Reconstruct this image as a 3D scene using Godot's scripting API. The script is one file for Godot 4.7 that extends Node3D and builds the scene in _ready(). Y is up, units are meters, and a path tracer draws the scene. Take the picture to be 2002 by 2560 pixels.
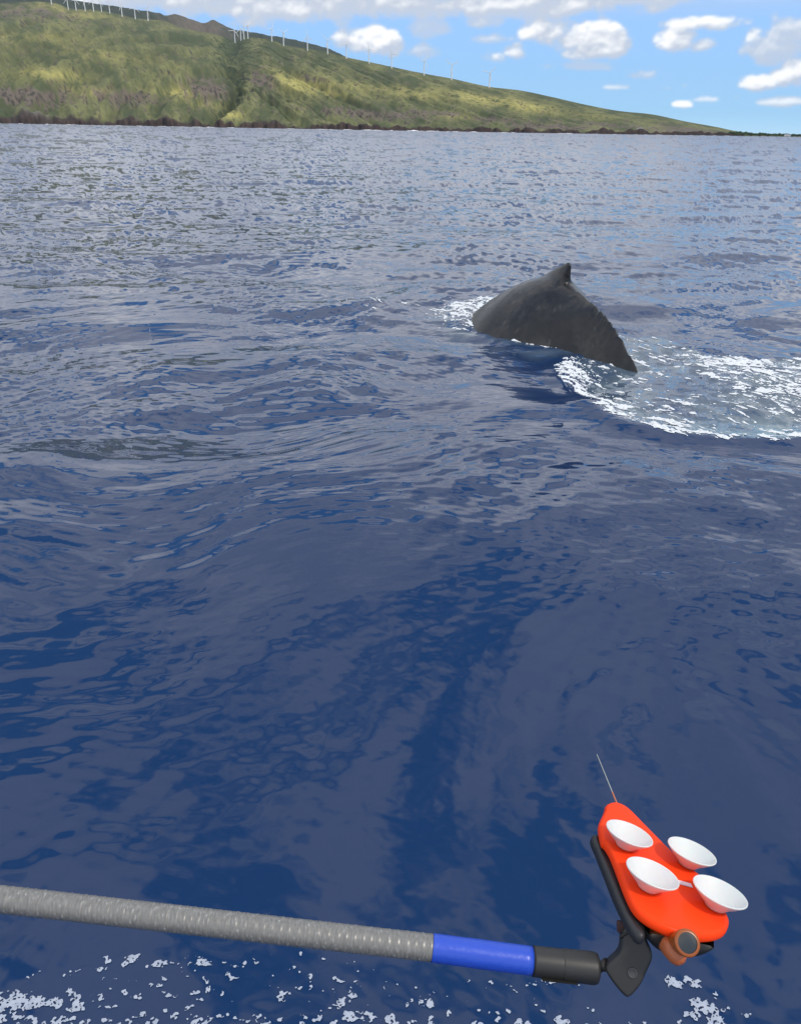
extends Node3D
# A humpback whale surfacing off a green, wind-farmed hillside, seen over a tagging pole from a boat.

const EYE := 3.2                       # height of the camera over the sea
const WHALE_AT := Vector3(3.70, 0, -11.45)   # where the tail stock enters the sea
const WHALE_ALONG := Vector3(-0.3746, 0, -0.9272)
const WHALE_SIDE := Vector3(-0.9272, 0, 0.3746)

var patch_noise := FastNoiseLite.new()
var warp_noise := FastNoiseLite.new()
var fine_noise := FastNoiseLite.new()
var cloud_noise := FastNoiseLite.new()
var wave_kx := PackedFloat64Array()
var wave_kz := PackedFloat64Array()
var wave_amp := PackedFloat64Array()
var wave_phase := PackedFloat64Array()
var n_long := 0
var n_all := 0

# ------------------------------------------------------------------ small helpers
func seeded(n: int) -> RandomNumberGenerator:
	var r := RandomNumberGenerator.new()
	r.seed = n
	return r

func lin(r: float, g: float, b: float) -> Color:      # a linear base colour as albedo_color wants it
	return Color(r, g, b).linear_to_srgb()

func mat(c: Color, rough: float, spec := 0.5, metal := 0.0) -> StandardMaterial3D:
	var m := StandardMaterial3D.new()
	m.albedo_color = c
	m.roughness = rough
	m.metallic_specular = spec
	m.metallic = metal
	return m

func table(t: Array, x: float) -> float:               # piecewise smooth look-up in [[x, y], ...]
	if x <= t[0][0]: return t[0][1]
	for i in range(1, t.size()):
		if x <= t[i][0]:
			var k: float = (x - t[i - 1][0]) / (t[i][0] - t[i - 1][0])
			return lerpf(t[i - 1][1], t[i][1], k)
	return t[t.size() - 1][1]

func curve(t: Array, x: float) -> float:               # the same with Catmull-Rom tangents
	var n := t.size()
	if x <= t[0][0]: return t[0][1]
	if x >= t[n - 1][0]: return t[n - 1][1]
	for i in range(1, n):
		if x <= t[i][0]:
			var a: Array = t[maxi(i - 2, 0)]
			var b: Array = t[i - 1]
			var c: Array = t[i]
			var d: Array = t[mini(i + 1, n - 1)]
			var w: float = c[0] - b[0]
			var k: float = (x - b[0]) / w
			var m0: float = (c[1] - a[1]) / maxf(c[0] - a[0], 1e-6) * w
			var m1: float = (d[1] - b[1]) / maxf(d[0] - b[0], 1e-6) * w
			var k2 := k * k
			var k3 := k2 * k
			return (2 * k3 - 3 * k2 + 1) * b[1] + (k3 - 2 * k2 + k) * m0 + (-2 * k3 + 3 * k2) * c[1] + (k3 - k2) * m1
	return 0.0

func arrays_mesh(v: PackedVector3Array, n: PackedVector3Array, idx: PackedInt32Array, col := PackedColorArray(), uv := PackedVector2Array()) -> ArrayMesh:
	# front faces run clockwise: turn the triangles over where most disagree with the normals
	var agree := 0.0
	var jump := maxi(1, idx.size() / 3 / 400) * 3
	for k in range(0, idx.size() - 2, jump):
		var f := (v[idx[k + 1]] - v[idx[k]]).cross(v[idx[k + 2]] - v[idx[k]])
		agree += signf(f.dot(n[idx[k]]))
	if agree > 0.0:
		for k in range(0, idx.size(), 3):
			var t := idx[k + 1]
			idx[k + 1] = idx[k + 2]
			idx[k + 2] = t
	var a := []
	a.resize(Mesh.ARRAY_MAX)
	a[Mesh.ARRAY_VERTEX] = v
	a[Mesh.ARRAY_NORMAL] = n
	if col.size(): a[Mesh.ARRAY_COLOR] = col
	if uv.size(): a[Mesh.ARRAY_TEX_UV] = uv
	a[Mesh.ARRAY_INDEX] = idx
	var m := ArrayMesh.new()
	m.add_surface_from_arrays(Mesh.PRIMITIVE_TRIANGLES, a)
	return m

func grid_normals(v: PackedVector3Array, rows: int, cols: int) -> PackedVector3Array:
	var n := PackedVector3Array()
	n.resize(v.size())
	for i in rows:
		for j in cols:
			var a := v[mini(i + 1, rows - 1) * cols + j] - v[maxi(i - 1, 0) * cols + j]
			var b := v[i * cols + mini(j + 1, cols - 1)] - v[i * cols + maxi(j - 1, 0)]
			n[i * cols + j] = b.cross(a).normalized()
	return n

func grid_index(rows: int, cols: int, flip := false) -> PackedInt32Array:
	var idx := PackedInt32Array()
	idx.resize((rows - 1) * (cols - 1) * 6)
	var k := 0
	for i in rows - 1:
		for j in cols - 1:
			var a := i * cols + j
			var b := a + 1
			var c := a + cols
			var d := c + 1
			if flip:
				idx[k] = a; idx[k + 1] = b; idx[k + 2] = c; idx[k + 3] = b; idx[k + 4] = d; idx[k + 5] = c
			else:
				idx[k] = a; idx[k + 1] = c; idx[k + 2] = b; idx[k + 3] = b; idx[k + 4] = c; idx[k + 5] = d
			k += 6
	return idx

func put(called: String, mesh: Mesh, m: Material, parent: Node = null) -> MeshInstance3D:
	var o := MeshInstance3D.new()
	o.name = called
	o.mesh = mesh
	o.material_override = m
	(parent if parent else self).add_child(o, true)
	return o

func tag(o: Node, label: String, category: String, group := "", kind := "") -> void:
	if label: o.set_meta("label", label)
	if category: o.set_meta("category", category)
	if group: o.set_meta("group", group)
	if kind: o.set_meta("kind", kind)

# a closed lathe about a line: profile is [[distance along, radius], ...]
func lathe(profile: Array, from: Vector3, along: Vector3, sides := 28, squash := 1.0) -> ArrayMesh:
	var z := along.normalized()
	var x := (Vector3.UP if absf(z.y) < 0.9 else Vector3.RIGHT).cross(z).normalized()
	var y := z.cross(x)
	var cols := sides + 1
	var rows := profile.size()
	var v := PackedVector3Array()
	var n := PackedVector3Array()
	var uv := PackedVector2Array()
	for i in rows:
		var p: Array = profile[i]
		var a: Array = profile[maxi(i - 1, 0)]
		var b: Array = profile[mini(i + 1, rows - 1)]
		var dz: float = b[0] - a[0]
		var dr: float = b[1] - a[1]
		for j in cols:
			var t := TAU * j / sides
			var out := x * cos(t) + y * sin(t) * squash
			v.append(from + z * p[0] + out * p[1])
			n.append((out * dz - z * dr).normalized() if absf(dz) + absf(dr) > 1e-9 else out)
			uv.append(Vector2(float(j) / sides, p[0] * 8.0))
	return arrays_mesh(v, n, grid_index(rows, cols), PackedColorArray(), uv)

# a slab from a flat outline (in x, y) with rounded edges, between z0 and z1
func slab(outline: PackedVector2Array, z0: float, z1: float, bevel: float) -> ArrayMesh:
	var st := SurfaceTool.new()
	st.begin(Mesh.PRIMITIVE_TRIANGLES)
	st.set_smooth_group(1)
	var rings := []
	var steps := 5
	for k in steps + 1:
		var t := PI / 2 * k / steps
		rings.append([bevel * (1.0 - cos(t)) , z1 - bevel * (1.0 - sin(t))])   # from the rim up to the top
	rings.reverse()
	var down := []
	for k in range(steps + 1):
		var t := PI / 2 * k / steps
		down.append([bevel * (1.0 - cos(t)), z0 + bevel * (1.0 - sin(t))])
	var layers := []
	for r in rings: layers.append(r)
	for r in down: layers.append(r)
	var loops := []
	for l in layers:
		var pts := outline
		if l[0] > 1e-5:
			var shrunk := Geometry2D.offset_polygon(outline, -l[0])
			if shrunk.size(): pts = shrunk[0]
		# resample so that every ring has as many points, matched by nearest direction
		var ring := PackedVector3Array()
		for p in outline:
			var q: Vector2 = p
			if l[0] > 1e-5:
				var best := 1e9
				for i in pts.size():
					var c := Geometry2D.get_closest_point_to_segment(p, pts[i], pts[(i + 1) % pts.size()])
					var d := c.distance_squared_to(p)
					if d < best:
						best = d
						q = c
			ring.append(Vector3(q.x, q.y, l[1]))
		loops.append(ring)
	var n := outline.size()
	for k in loops.size() - 1:
		for i in n:
			var a: Vector3 = loops[k][i]
			var b: Vector3 = loops[k][(i + 1) % n]
			var c: Vector3 = loops[k + 1][i]
			var d: Vector3 = loops[k + 1][(i + 1) % n]
			for p in [a, c, b, b, c, d]: st.add_vertex(p)
	for face in [[loops[0], false], [loops[loops.size() - 1], true]]:
		var flat := PackedVector2Array()
		for p in face[0]: flat.append(Vector2(p.x, p.y))
		var tri := Geometry2D.triangulate_polygon(flat)
		for k in range(0, tri.size(), 3):
			var a: Vector3 = face[0][tri[k]]
			var b: Vector3 = face[0][tri[k + 1]]
			var c: Vector3 = face[0][tri[k + 2]]
			var up := (b - a).cross(c - a).z > 0
			for p in ([a, c, b] if up != face[1] else [a, b, c]): st.add_vertex(p)
	st.index()
	st.generate_normals()
	return st.commit()

func smooth_outline(points: Array, each := 5) -> PackedVector2Array:
	var out := PackedVector2Array()
	var n := points.size()
	for i in n:
		var a := Vector2(points[(i + n - 1) % n][0], points[(i + n - 1) % n][1])
		var b := Vector2(points[i][0], points[i][1])
		var c := Vector2(points[(i + 1) % n][0], points[(i + 1) % n][1])
		var d := Vector2(points[(i + 2) % n][0], points[(i + 2) % n][1])
		for k in each:
			out.append(b.cubic_interpolate(c, a, d, float(k) / each))
	return out

func chamfer_box(size: Vector3, b: float) -> ArrayMesh:
	var o := PackedVector2Array()
	var hx := size.x / 2
	var hy := size.y / 2
	for c in [[hx, hy, 0], [-hx, hy, 1], [-hx, -hy, 2], [hx, -hy, 3]]:
		var cen := Vector2(c[0] - signf(c[0]) * b, c[1] - signf(c[1]) * b)
		for k in 5:
			var t: float = PI / 2 * (c[2] + k / 4.0)
			o.append(cen + Vector2(cos(t), sin(t)) * b)
	return slab(o, -size.z / 2, size.z / 2, b * 0.8)

func noise_image(n: int, freq: float, octaves: int, sd: int, kind := FastNoiseLite.TYPE_SIMPLEX_SMOOTH) -> Image:
	var f := FastNoiseLite.new()
	f.noise_type = kind
	f.seed = sd
	f.frequency = freq
	f.fractal_octaves = octaves
	return f.get_seamless_image(n, n, false, false, 0.2)

func ramp_texture(im: Image, stops: Array) -> ImageTexture:     # noise value -> colour
	var out := Image.create_empty(im.get_width(), im.get_height(), false, Image.FORMAT_RGB8)
	var lut := []
	for k in 256:
		var x := k / 255.0
		var c: Color = stops[0][1]
		for i in range(1, stops.size()):
			if x >= stops[i - 1][0]:
				c = (stops[i - 1][1] as Color).lerp(stops[i][1], clampf((x - stops[i - 1][0]) / (stops[i][0] - stops[i - 1][0]), 0, 1))
		lut.append(c.linear_to_srgb())
	for y in im.get_height():
		for x in im.get_width():
			out.set_pixel(x, y, lut[int(im.get_pixel(x, y).r * 255.0)])
	return ImageTexture.create_from_image(out)

func normal_texture(im: Image, strength: float) -> ImageTexture:
	var c: Image = im.duplicate()
	c.convert(Image.FORMAT_RGBA8)
	c.bump_map_to_normal_map(strength)
	return ImageTexture.create_from_image(c)

# ------------------------------------------------------------------ sky
# the cumulus over the horizon: azimuth, elevation, half width, half height (degrees), how thick, how lit
const PUFFS := [
	[-2.2, 4.85, 1.75, 1.05, 1.2, 1.0], [-2.9, 4.75, 1.2, 0.8, 1.0, 0.9], [-1.3, 4.45, 1.4, 0.6, 0.9, 0.8], [-4.1, 4.9, 0.9, 0.6, 0.55, 0.5], [0.6, 4.3, 1.4, 0.5, 0.8, 0.25],
	[10.9, 5.05, 2.6, 1.35, 1.2, 0.8], [11.6, 5.7, 1.6, 0.9, 1.1, 1.0], [9.0, 5.3, 1.6, 0.8, 0.9, 0.85], [7.9, 5.6, 1.5, 0.9, 0.85, 0.8], [12.2, 4.6, 1.6, 0.7, 1.0, 0.8],
	[11.2, 3.62, 2.4, 0.32, 0.72, 0.15], [14.6, 3.15, 1.4, 0.36, 0.8, 0.15], [13.2, 2.55, 1.0, 0.2, 0.72, 0.15], [16.0, 2.5, 0.6, 0.14, 0.65, 0.15], [17.0, 2.65, 0.3, 0.16, 0.58, 0.15],
	[16.3, 4.95, 1.5, 0.72, 1.1, 0.9], [17.4, 4.8, 1.1, 0.5, 0.8, 0.4], [17.8, 5.8, 2.5, 0.45, 0.7, 0.6],
	[22.2, 4.75, 2.6, 1.35, 1.1, 0.35], [20.7, 5.1, 0.9, 0.7, 0.8, 0.8],
	[21.4, 2.65, 1.3, 0.55, 1.0, 0.95], [23.2, 3.3, 0.9, 1.2, 1.1, 1.0], [22.6, 2.9, 0.9, 0.6, 0.9, 0.9],
	[17.1, 1.63, 0.55, 0.24, 0.7, 0.7], [18.6, 1.9, 0.9, 0.2, 0.72, 0.2], [22.4, 1.8, 1.5, 0.36, 0.87, 0.3], [20.2, 2.05, 0.5, 0.14, 0.58, 0.2],
	[1.2, 5.6, 1.7, 0.7, 0.87, 0.25], [5.3, 5.1, 1.4, 0.35, 0.65, 0.25], [5.4, 4.05, 0.95, 0.4, 0.7, 0.45], [6.6, 4.4, 0.8, 0.5, 0.75, 0.7], [4.8, 6.0, 1.6, 0.5, 0.87, 0.35],
	[-31.0, 7.5, 5.0, 1.5, 1.0, 0.6], [29.0, 4.5, 2.4, 1.2, 1.1, 0.9], [34.0, 3.4, 2.0, 0.8, 1.0, 0.8], [38.0, 5.6, 3.0, 1.2, 1.0, 0.7],
]

# (how thick the low cloud is towards one direction, how sunlit that cloud is)
func low_density(az: float, el: float) -> Vector2:
	var d := -1.0
	var lit := 0.5
	for p in PUFFS:
		var x: float = (az - p[0]) / p[2]
		var y: float = (el - p[1]) / p[3]
		if y < 0: y *= 1.35
		var q := x * x + y * y
		if q < 4.0:
			var k: float = p[4] * (0.72 - 0.62 * q)
			if k > d:
				d = k
				lit = p[5]
	# the long stratus bank that runs from the summit over the top of the picture
	var under := 5.75 + 0.22 * sin(az * 0.31 + 1.0) + maxf(0.0, (az - 6.0) * 0.10) - maxf(0.0, (-6.0 - az) * 0.03)
	var bank := minf((el - under) * 0.95, 0.8)
	if bank > d:
		d = bank
		lit = 0.62
	return Vector2(maxf(d, -1.0), lit)

func cloud_at(az: float, el: float) -> Color:
	var a := deg_to_rad(az)
	var e := deg_to_rad(el)
	var dir := Vector3(sin(a) * cos(e), sin(e), -cos(a) * cos(e))
	var t := clampf(el / 9.0, 0.0, 1.0)
	var blue := Color(0.34, 0.64, 0.90).lerp(Color(0.115, 0.345, 0.78), pow(t, 0.8))
	blue = blue.lerp(Color(0.085, 0.225, 0.52), clampf((el - 10.0) / 60.0, 0.0, 1.0))
	var haze := exp(-el / 1.1)
	var out := blue.lerp(Color(0.52, 0.76, 0.93), haze * 0.7)
	# high broken layer, laid out on a plane overhead
	var k := 1.0 / (dir.y + 0.10)
	var px := dir.x * k
	var pz := dir.z * k
	var high := clampf((el - 6.0) / 5.0, 0.0, 1.0)
	if high > 0.0:
		var f := cloud_noise.get_noise_2d(px * 62.0, pz * 62.0) * 1.25 + cloud_noise.get_noise_2d(px * 230.0 + 400.0, pz * 230.0) * 0.40
		var d := f + lerpf(0.56, 0.23, clampf((el - 22.0) / 26.0, 0.0, 1.0))
		var f2 := cloud_noise.get_noise_2d((px - 0.16) * 62.0, (pz + 0.1) * 62.0) * 1.25
		var cover := smoothstep(-0.06, 0.34, d) * high
		var lit := clampf(0.50 - (f2 - f) * 0.9 - d * 0.28, 0.0, 1.0)
		# low clouds show their sunlit flanks, higher ones their grey undersides, and the sheet thins overhead
		var under := Color(1.22, 1.23, 1.25).lerp(Color(0.60, 0.63, 0.68), smoothstep(9.0, 24.0, el)).lerp(Color(1.30, 1.30, 1.30), smoothstep(30.0, 52.0, el))
		var c := under.lerp(Color(1.60, 1.57, 1.52), lit * lerpf(1.0, 0.75, smoothstep(9.0, 24.0, el)))
		out = out.lerp(c, cover * 0.93)
	if el < 14.0:
		var n := cloud_noise.get_noise_2d(az * 15.0, el * 24.0)
		var n2 := cloud_noise.get_noise_2d(az * 52.0 + 900.0, el * 75.0)
		var low := low_density(az, el)
		var d := low.x + n * 0.62 + n2 * 0.22
		var cover := smoothstep(0.0, 0.36, d) * (0.62 + 0.38 * smoothstep(0.15, 0.5, low.y)) * (1.0 - clampf((el - 9.0) / 5.0, 0.0, 1.0))
		if cover > 0.0:
			var up := low_density(az - 0.30, el + 0.40)
			var u := up.x + cloud_noise.get_noise_2d((az - 0.30) * 15.0, (el + 0.40) * 24.0) * 0.62 + cloud_noise.get_noise_2d((az - 0.10) * 52.0 + 900.0, (el + 0.14) * 75.0) * 0.22
			var lit := clampf(low.y * 0.50 + (d - u) * (0.5 + 1.1 * low.y), 0.0, 1.0)
			var thin := 1.0 - smoothstep(0.1, 0.6, d)
			var c := Color(0.44, 0.505, 0.62).lerp(Color(1.06, 1.05, 1.03), lit)
			c = c.lerp(Color(0.40, 0.55, 0.78), thin * (1.0 - lit) * 0.6)
			out = out.lerp(c, cover * (0.95 - 0.25 * thin))
	return out

func make_sky() -> Image:
	var w := 4096
	var h := 2048
	var small := Image.create_empty(w / 2, h / 4, false, Image.FORMAT_RGBF)   # the upper half, coarse
	for y in h / 4:
		var el := 90.0 - (y + 0.5) * 360.0 / h
		for x in w / 2:
			var az := (x + 0.5) * 720.0 / w
			if az > 180.0: az -= 360.0
			if el > 75.0 and x % 2 == 1:
				small.set_pixel(x, y, small.get_pixel(x - 1, y))
			else:
				small.set_pixel(x, y, cloud_at(az, el))
	small.resize(w, h / 2, Image.INTERPOLATE_CUBIC)
	var sky := Image.create_empty(w, h, false, Image.FORMAT_RGBF)
	sky.fill(Color(0.10, 0.17, 0.30))
	sky.blit_rect(small, Rect2i(0, 0, w, h / 2), Vector2i.ZERO)
	for y in range(h / 2 - 118, h / 2):                                        # the part the camera sees, in full
		var el := 90.0 - (y + 0.5) * 180.0 / h
		for x in range(-400, 400):
			sky.set_pixel(posmod(x, w), y, cloud_at((x + 0.5) * 360.0 / w, el))
	return sky

# ------------------------------------------------------------------ sea
func make_waves() -> void:
	var r := seeded(11)
	var specs := []
	for l in [17.0, 11.0, 7.6]: specs.append([l, 0.017, 22.0])
	for l in [5.3, 4.1, 3.3, 2.6, 2.1, 1.7, 1.4]: specs.append([l, 0.028, 42.0])
	n_long = specs.size()
	for l in [1.15, 0.95, 0.79, 0.66, 0.55, 0.46, 0.38, 0.31, 0.25, 0.2, 0.16, 0.13]: specs.append([l, 0.038, 55.0])
	for s in specs:
		var lam: float = s[0] * r.randf_range(0.93, 1.07)
		var k := TAU / lam
		var a := deg_to_rad(-12.0 + r.randfn(0.0, s[2] * 0.75))     # 0: travelling straight away from the camera
		wave_kx.append(k * sin(a))
		wave_kz.append(-k * cos(a))
		wave_amp.append(s[1] / k)
		wave_phase.append(r.randf() * TAU)
	n_all = wave_amp.size()

func whale_near(x: float, z: float) -> Vector2:          # (along the back, out to its left) in metres
	var d := Vector3(x, 0, z) - WHALE_AT
	return Vector2(d.dot(WHALE_ALONG), d.dot(WHALE_SIDE))

# height and slope of the sea
func sea(x: float, z: float, short := 1.0) -> Vector3:
	var wx := x + warp_noise.get_noise_2d(x, z) * 1.1
	var wz := z + warp_noise.get_noise_2d(x + 300.0, z) * 1.1
	var h := 0.0
	var sx := 0.0
	var sz := 0.0
	for i in n_long:
		var p := wave_kx[i] * wx + wave_kz[i] * wz + wave_phase[i]
		h += wave_amp[i] * sin(p)
		var c := wave_amp[i] * cos(p)
		sx += wave_kx[i] * c
		sz += wave_kz[i] * c
	var r := sqrt(x * x + z * z)
	var rough := clampf(0.56 + 0.95 * patch_noise.get_noise_2d(x, z), 0.12, 1.1)
	rough *= lerpf(0.80, 1.3, clampf((r - 4.0) / 10.0, 0.0, 1.0))
	rough = lerpf(rough, 1.25, clampf((r - 12.0) / 30.0, 0.0, 0.8)) * short
	var w := whale_near(x, z)
	# the slick that the whale leaves beside it
	var slick := exp(-(pow((x - 1.6) / 1.6, 2.0) + pow((z + 10.2) / 2.2, 2.0)))
	rough *= 1.0 - 0.75 * slick
	for i in range(n_long, n_all):
		var p := wave_kx[i] * wx + wave_kz[i] * wz + wave_phase[i]
		var a := wave_amp[i] * rough
		h += a * sin(p)
		var c := a * cos(p)
		sx += wave_kx[i] * c
		sz += wave_kz[i] * c
	return Vector3(h, sx, sz)

func sea_far_calm(r: float) -> float:
	return 1.0 / (1.0 + r / 900.0)

# rings of disturbed water round the whale
func whale_swell(x: float, z: float) -> float:
	var w := whale_near(x, z)
	var s := clampf(w.x, 0.2, 4.6)
	var d := sqrt(pow(w.x - s, 2.0) + w.y * w.y)
	var edge := table([[0.2, 0.25], [1.5, 0.3], [2.6, 0.85], [3.6, 1.1], [4.6, 0.7]], s)
	var q := d - edge
	if q > 6.0: return 0.0
	var wob := 0.4 * patch_noise.get_noise_2d(x * 2.0, z * 2.0)
	var front := clampf((w.x - 0.5) / 3.0, 0.0, 1.0)
	var y := 0.055 * front * cos((q + wob) * 3.1) * exp(-maxf(q, 0.0) * 0.55)
	# the lip where the turbulent water behind the whale meets the still water
	var lip := lip_distance(x, z)
	if absf(lip) < 1.4: y += 0.05 * exp(-lip * lip / 0.05) - 0.02 * smoothstep(0.0, 0.5, lip) * (1.0 - smoothstep(0.6, 1.35, lip))
	return y

const LIP := [[2.55, -12.3], [2.38, -11.7], [2.32, -11.2], [2.36, -10.7], [2.45, -10.1], [2.52, -9.5], [2.75, -8.95], [3.2, -8.63], [3.8, -8.48], [4.3, -8.45], [5.2, -8.7], [7.0, -9.2]]
const WAKE := [[2.55, -12.3], [2.38, -11.7], [2.32, -11.2], [2.36, -10.7], [2.45, -10.1], [2.52, -9.5], [2.75, -8.95], [3.2, -8.63], [3.8, -8.48], [4.3, -8.45], [5.2, -8.7], [7.0, -9.2], [8.5, -10.5], [8.0, -12.7], [6.4, -12.6], [5.7, -12.5], [4.95, -12.8], [4.5, -14.1], [3.9, -14.7], [3.5, -13.8], [3.3, -12.8]]
var wake_poly := PackedVector2Array()

func lip_distance(x: float, z: float) -> float:       # positive inside the wake
	if x < 0.8 or z > -7.0 or z < -14.0: return -9.0
	var p := Vector2(x, z)
	var best := 99.0
	for i in LIP.size() - 1:
		var c := Geometry2D.get_closest_point_to_segment(p, Vector2(LIP[i][0], LIP[i][1]), Vector2(LIP[i + 1][0], LIP[i + 1][1]))
		best = minf(best, c.distance_to(p))
	return best if Geometry2D.is_point_in_polygon(p, wake_poly) else -best

func near_whale(x: float, z: float) -> bool:
	return x > -5.0 and x < 11.0 and z < -6.0 and z > -21.0

func sea_point(x: float, z: float) -> Vector3:
	var s := sea(x, z)
	var y := s.x
	if near_whale(x, z): y += whale_swell(x, z)
	return Vector3(x, y, z)

const DEEP := Color(0.0080, 0.0300, 0.090)

func sea_patch(az0: float, az1: float, cols: int, radii: PackedFloat64Array, called: String, m: Material, short := 1.0) -> void:
	var rows := radii.size()
	var v := PackedVector3Array()
	var n := PackedVector3Array()
	var col := PackedColorArray()
	v.resize(rows * cols)
	n.resize(rows * cols)
	col.resize(rows * cols)
	for i in rows:
		var r := radii[i]
		var calm := sea_far_calm(r)
		for j in cols:
			var a := deg_to_rad(lerpf(az0, az1, float(j) / (cols - 1)))
			var x := r * sin(a)
			var z := -r * cos(a)
			var s := sea(x, z, short)
			var y := s.x
			var sx := s.y
			var sz := s.z
			# far off, only the wave faces turned to the boat show over the crests before them
			var faced := 0.075 * clampf((r - 14.0) / 70.0, 0.0, 1.0)
			sx -= faced * sin(a) * -1.0
			sz -= faced * cos(a)
			var c := DEEP
			if near_whale(x, z):
				var w0 := whale_swell(x, z)
				y += w0
				sx += (whale_swell(x + 0.03, z) - w0) / 0.03
				sz += (whale_swell(x, z + 0.03) - w0) / 0.03
				var lip := lip_distance(x, z)
				var milk := 0.0
				if lip > 0.0:
					var b := fine_noise.get_noise_2d(x * 1.3, z * 1.3)
					milk = smoothstep(0.0, 0.5, lip) * clampf(0.50 + b * 0.55, 0.0, 0.9)
					milk *= 1.0 - 0.7 * exp(-(pow((x - 3.95) / 0.7, 2.0) + pow((z + 10.9) / 0.8, 2.0)))
					var tq := exp(-(pow((x - 4.6) / 0.9, 2.0) + pow((z + 8.95) / 0.42, 2.0)))
					c = c.lerp(Color(0.16, 0.33, 0.38), clampf(tq * (0.9 + b), 0.0, 0.9))
					# the broken surface
					sx += 0.24 * fine_noise.get_noise_2d(x * 4.0, z * 4.0 + 70.0)
					sz += 0.24 * fine_noise.get_noise_2d(x * 4.0 + 70.0, z * 4.0)
				var w := whale_near(x, z)
				var ring := exp(-pow((sqrt(pow((w.x - 3.4) / 1.5, 2.0) + pow(w.y / 1.2, 2.0)) - 1.15) / 0.35, 2.0)) if w.y > -0.5 else 0.0
				milk = maxf(milk, ring * clampf(0.25 + 0.6 * fine_noise.get_noise_2d(x * 1.6, z * 1.6), 0.0, 0.6))
				c = c.lerp(Color(0.135, 0.18, 0.205), milk)
			v[i * cols + j] = Vector3(x, y * calm, z)
			n[i * cols + j] = Vector3(-sx, 1.0, -sz).normalized()
			col[i * cols + j] = c
	var o := put(called, arrays_mesh(v, n, grid_index(rows, cols, true), col), m)
	o.set_meta("kind", "structure")

func make_sea() -> void:
	var im := noise_image(512, 0.016, 2, 5)
	var m := mat(Color.WHITE, 0.035, 0.354)
	m.vertex_color_use_as_albedo = true
	m.uv1_triplanar = true
	m.uv1_world_triplanar = true
	m.uv1_scale = Vector3(0.9, 0.9, 0.9)
	m.normal_enabled = true
	m.normal_texture = normal_texture(im, 3.0)
	m.normal_scale = 0.09
	# rows lie about one picture line apart as seen from the boat
	var radii := PackedFloat64Array()
	var dep := 64.0
	while dep > 0.02:
		radii.append(EYE / tan(deg_to_rad(dep)))
		dep -= 0.062 if dep < 40.0 else 0.075
	for r in [10500.0, 12500.0]: radii.append(r)
	# beyond some distance ripples are finer than the eye parts: there they are the sheet's roughness
	var parts := [[0.0, 16.0, 0.03, 1.0], [16.0, 22.0, 0.05, 1.0], [22.0, 30.0, 0.07, 0.95], [30.0, 40.0, 0.09, 0.88], [40.0, 54.0, 0.11, 0.80], [54.0, 75.0, 0.13, 0.70], [75.0, 110.0, 0.15, 0.60], [110.0, 170.0, 0.17, 0.50], [170.0, 300.0, 0.19, 0.42], [300.0, 600.0, 0.21, 0.36], [600.0, 1e9, 0.23, 0.30]]
	for k in parts.size():
		var part := PackedFloat64Array()
		for r in radii:
			if r >= parts[k][0] and part.size() == 0 and k > 0: part.append(parts[k][0])
			if r >= parts[k][0] and r < parts[k][1]: part.append(r)
		if k < parts.size() - 1: part.append(parts[k][1])
		var own: StandardMaterial3D = m.duplicate()
		own.roughness = parts[k][2]
		sea_patch(-42.0, 42.0, 760, part, "ocean_water" if k == 0 else "ocean_water_%03d" % (k + 2), own, parts[k][3])
	var coarse := PackedFloat64Array()
	var r := EYE / tan(deg_to_rad(64.0))
	while r < 12500.0:
		coarse.append(r)
		r *= 1.09
	coarse.append(12500.0)
	sea_patch(42.0, 318.0, 300, coarse, "ocean_water_001", m)
	var under := PackedFloat64Array()
	for k in 8: under.append(radii[0] * k / 7.0)
	sea_patch(-180.0, 180.0, 90, under, "ocean_water_002", m)

# ------------------------------------------------------------------ foam
# thin pieces of froth on the water wherever mask(x, z) > 0, cut out with clean curved edges
func foam_mesh(x0: float, z0: float, x1: float, z1: float, cell: float, mask: Callable, thick: float) -> ArrayMesh:
	var nx := int((x1 - x0) / cell) + 1
	var nz := int((z1 - z0) / cell) + 1
	var f := PackedFloat32Array()
	f.resize(nx * nz)
	for j in nz:
		for i in nx:
			f[j * nx + i] = mask.call(x0 + i * cell, z0 + j * cell)
	var v := PackedVector3Array()
	var n := PackedVector3Array()
	var idx := PackedInt32Array()
	for j in nz - 1:
		for i in nx - 1:
			var q := [f[j * nx + i], f[j * nx + i + 1], f[(j + 1) * nx + i + 1], f[(j + 1) * nx + i]]
			if q[0] <= 0 and q[1] <= 0 and q[2] <= 0 and q[3] <= 0: continue
			var c := [Vector2(i, j), Vector2(i + 1, j), Vector2(i + 1, j + 1), Vector2(i, j + 1)]
			var poly := []
			for k in 4:
				var k2 := (k + 1) % 4
				if q[k] > 0: poly.append([c[k], q[k]])
				if (q[k] > 0) != (q[k2] > 0):
					var t: float = q[k] / (q[k] - q[k2])
					poly.append([(c[k] as Vector2).lerp(c[k2], t), 0.0])
			if poly.size() < 3: continue
			var base := v.size()
			for p in poly:
				var x: float = x0 + p[0].x * cell
				var z: float = z0 + p[0].y * cell
				var w := sea_point(x, z)
				var lift: float = clampf(p[1] * 2.5, 0.0, 1.0)
				var lump := 0.5 + 0.5 * fine_noise.get_noise_2d(x * 14.0, z * 14.0)
				v.append(w + Vector3(0, 0.004 + thick * lift * lump, 0))
				n.append(Vector3(fine_noise.get_noise_2d(x * 22.0, z * 22.0) * 0.7, 1.0, fine_noise.get_noise_2d(x * 22.0 + 90.0, z * 22.0) * 0.7).normalized())
			for k in range(1, poly.size() - 1):
				idx.append(base); idx.append(base + k); idx.append(base + k + 1)
	return arrays_mesh(v, n, idx)

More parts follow.
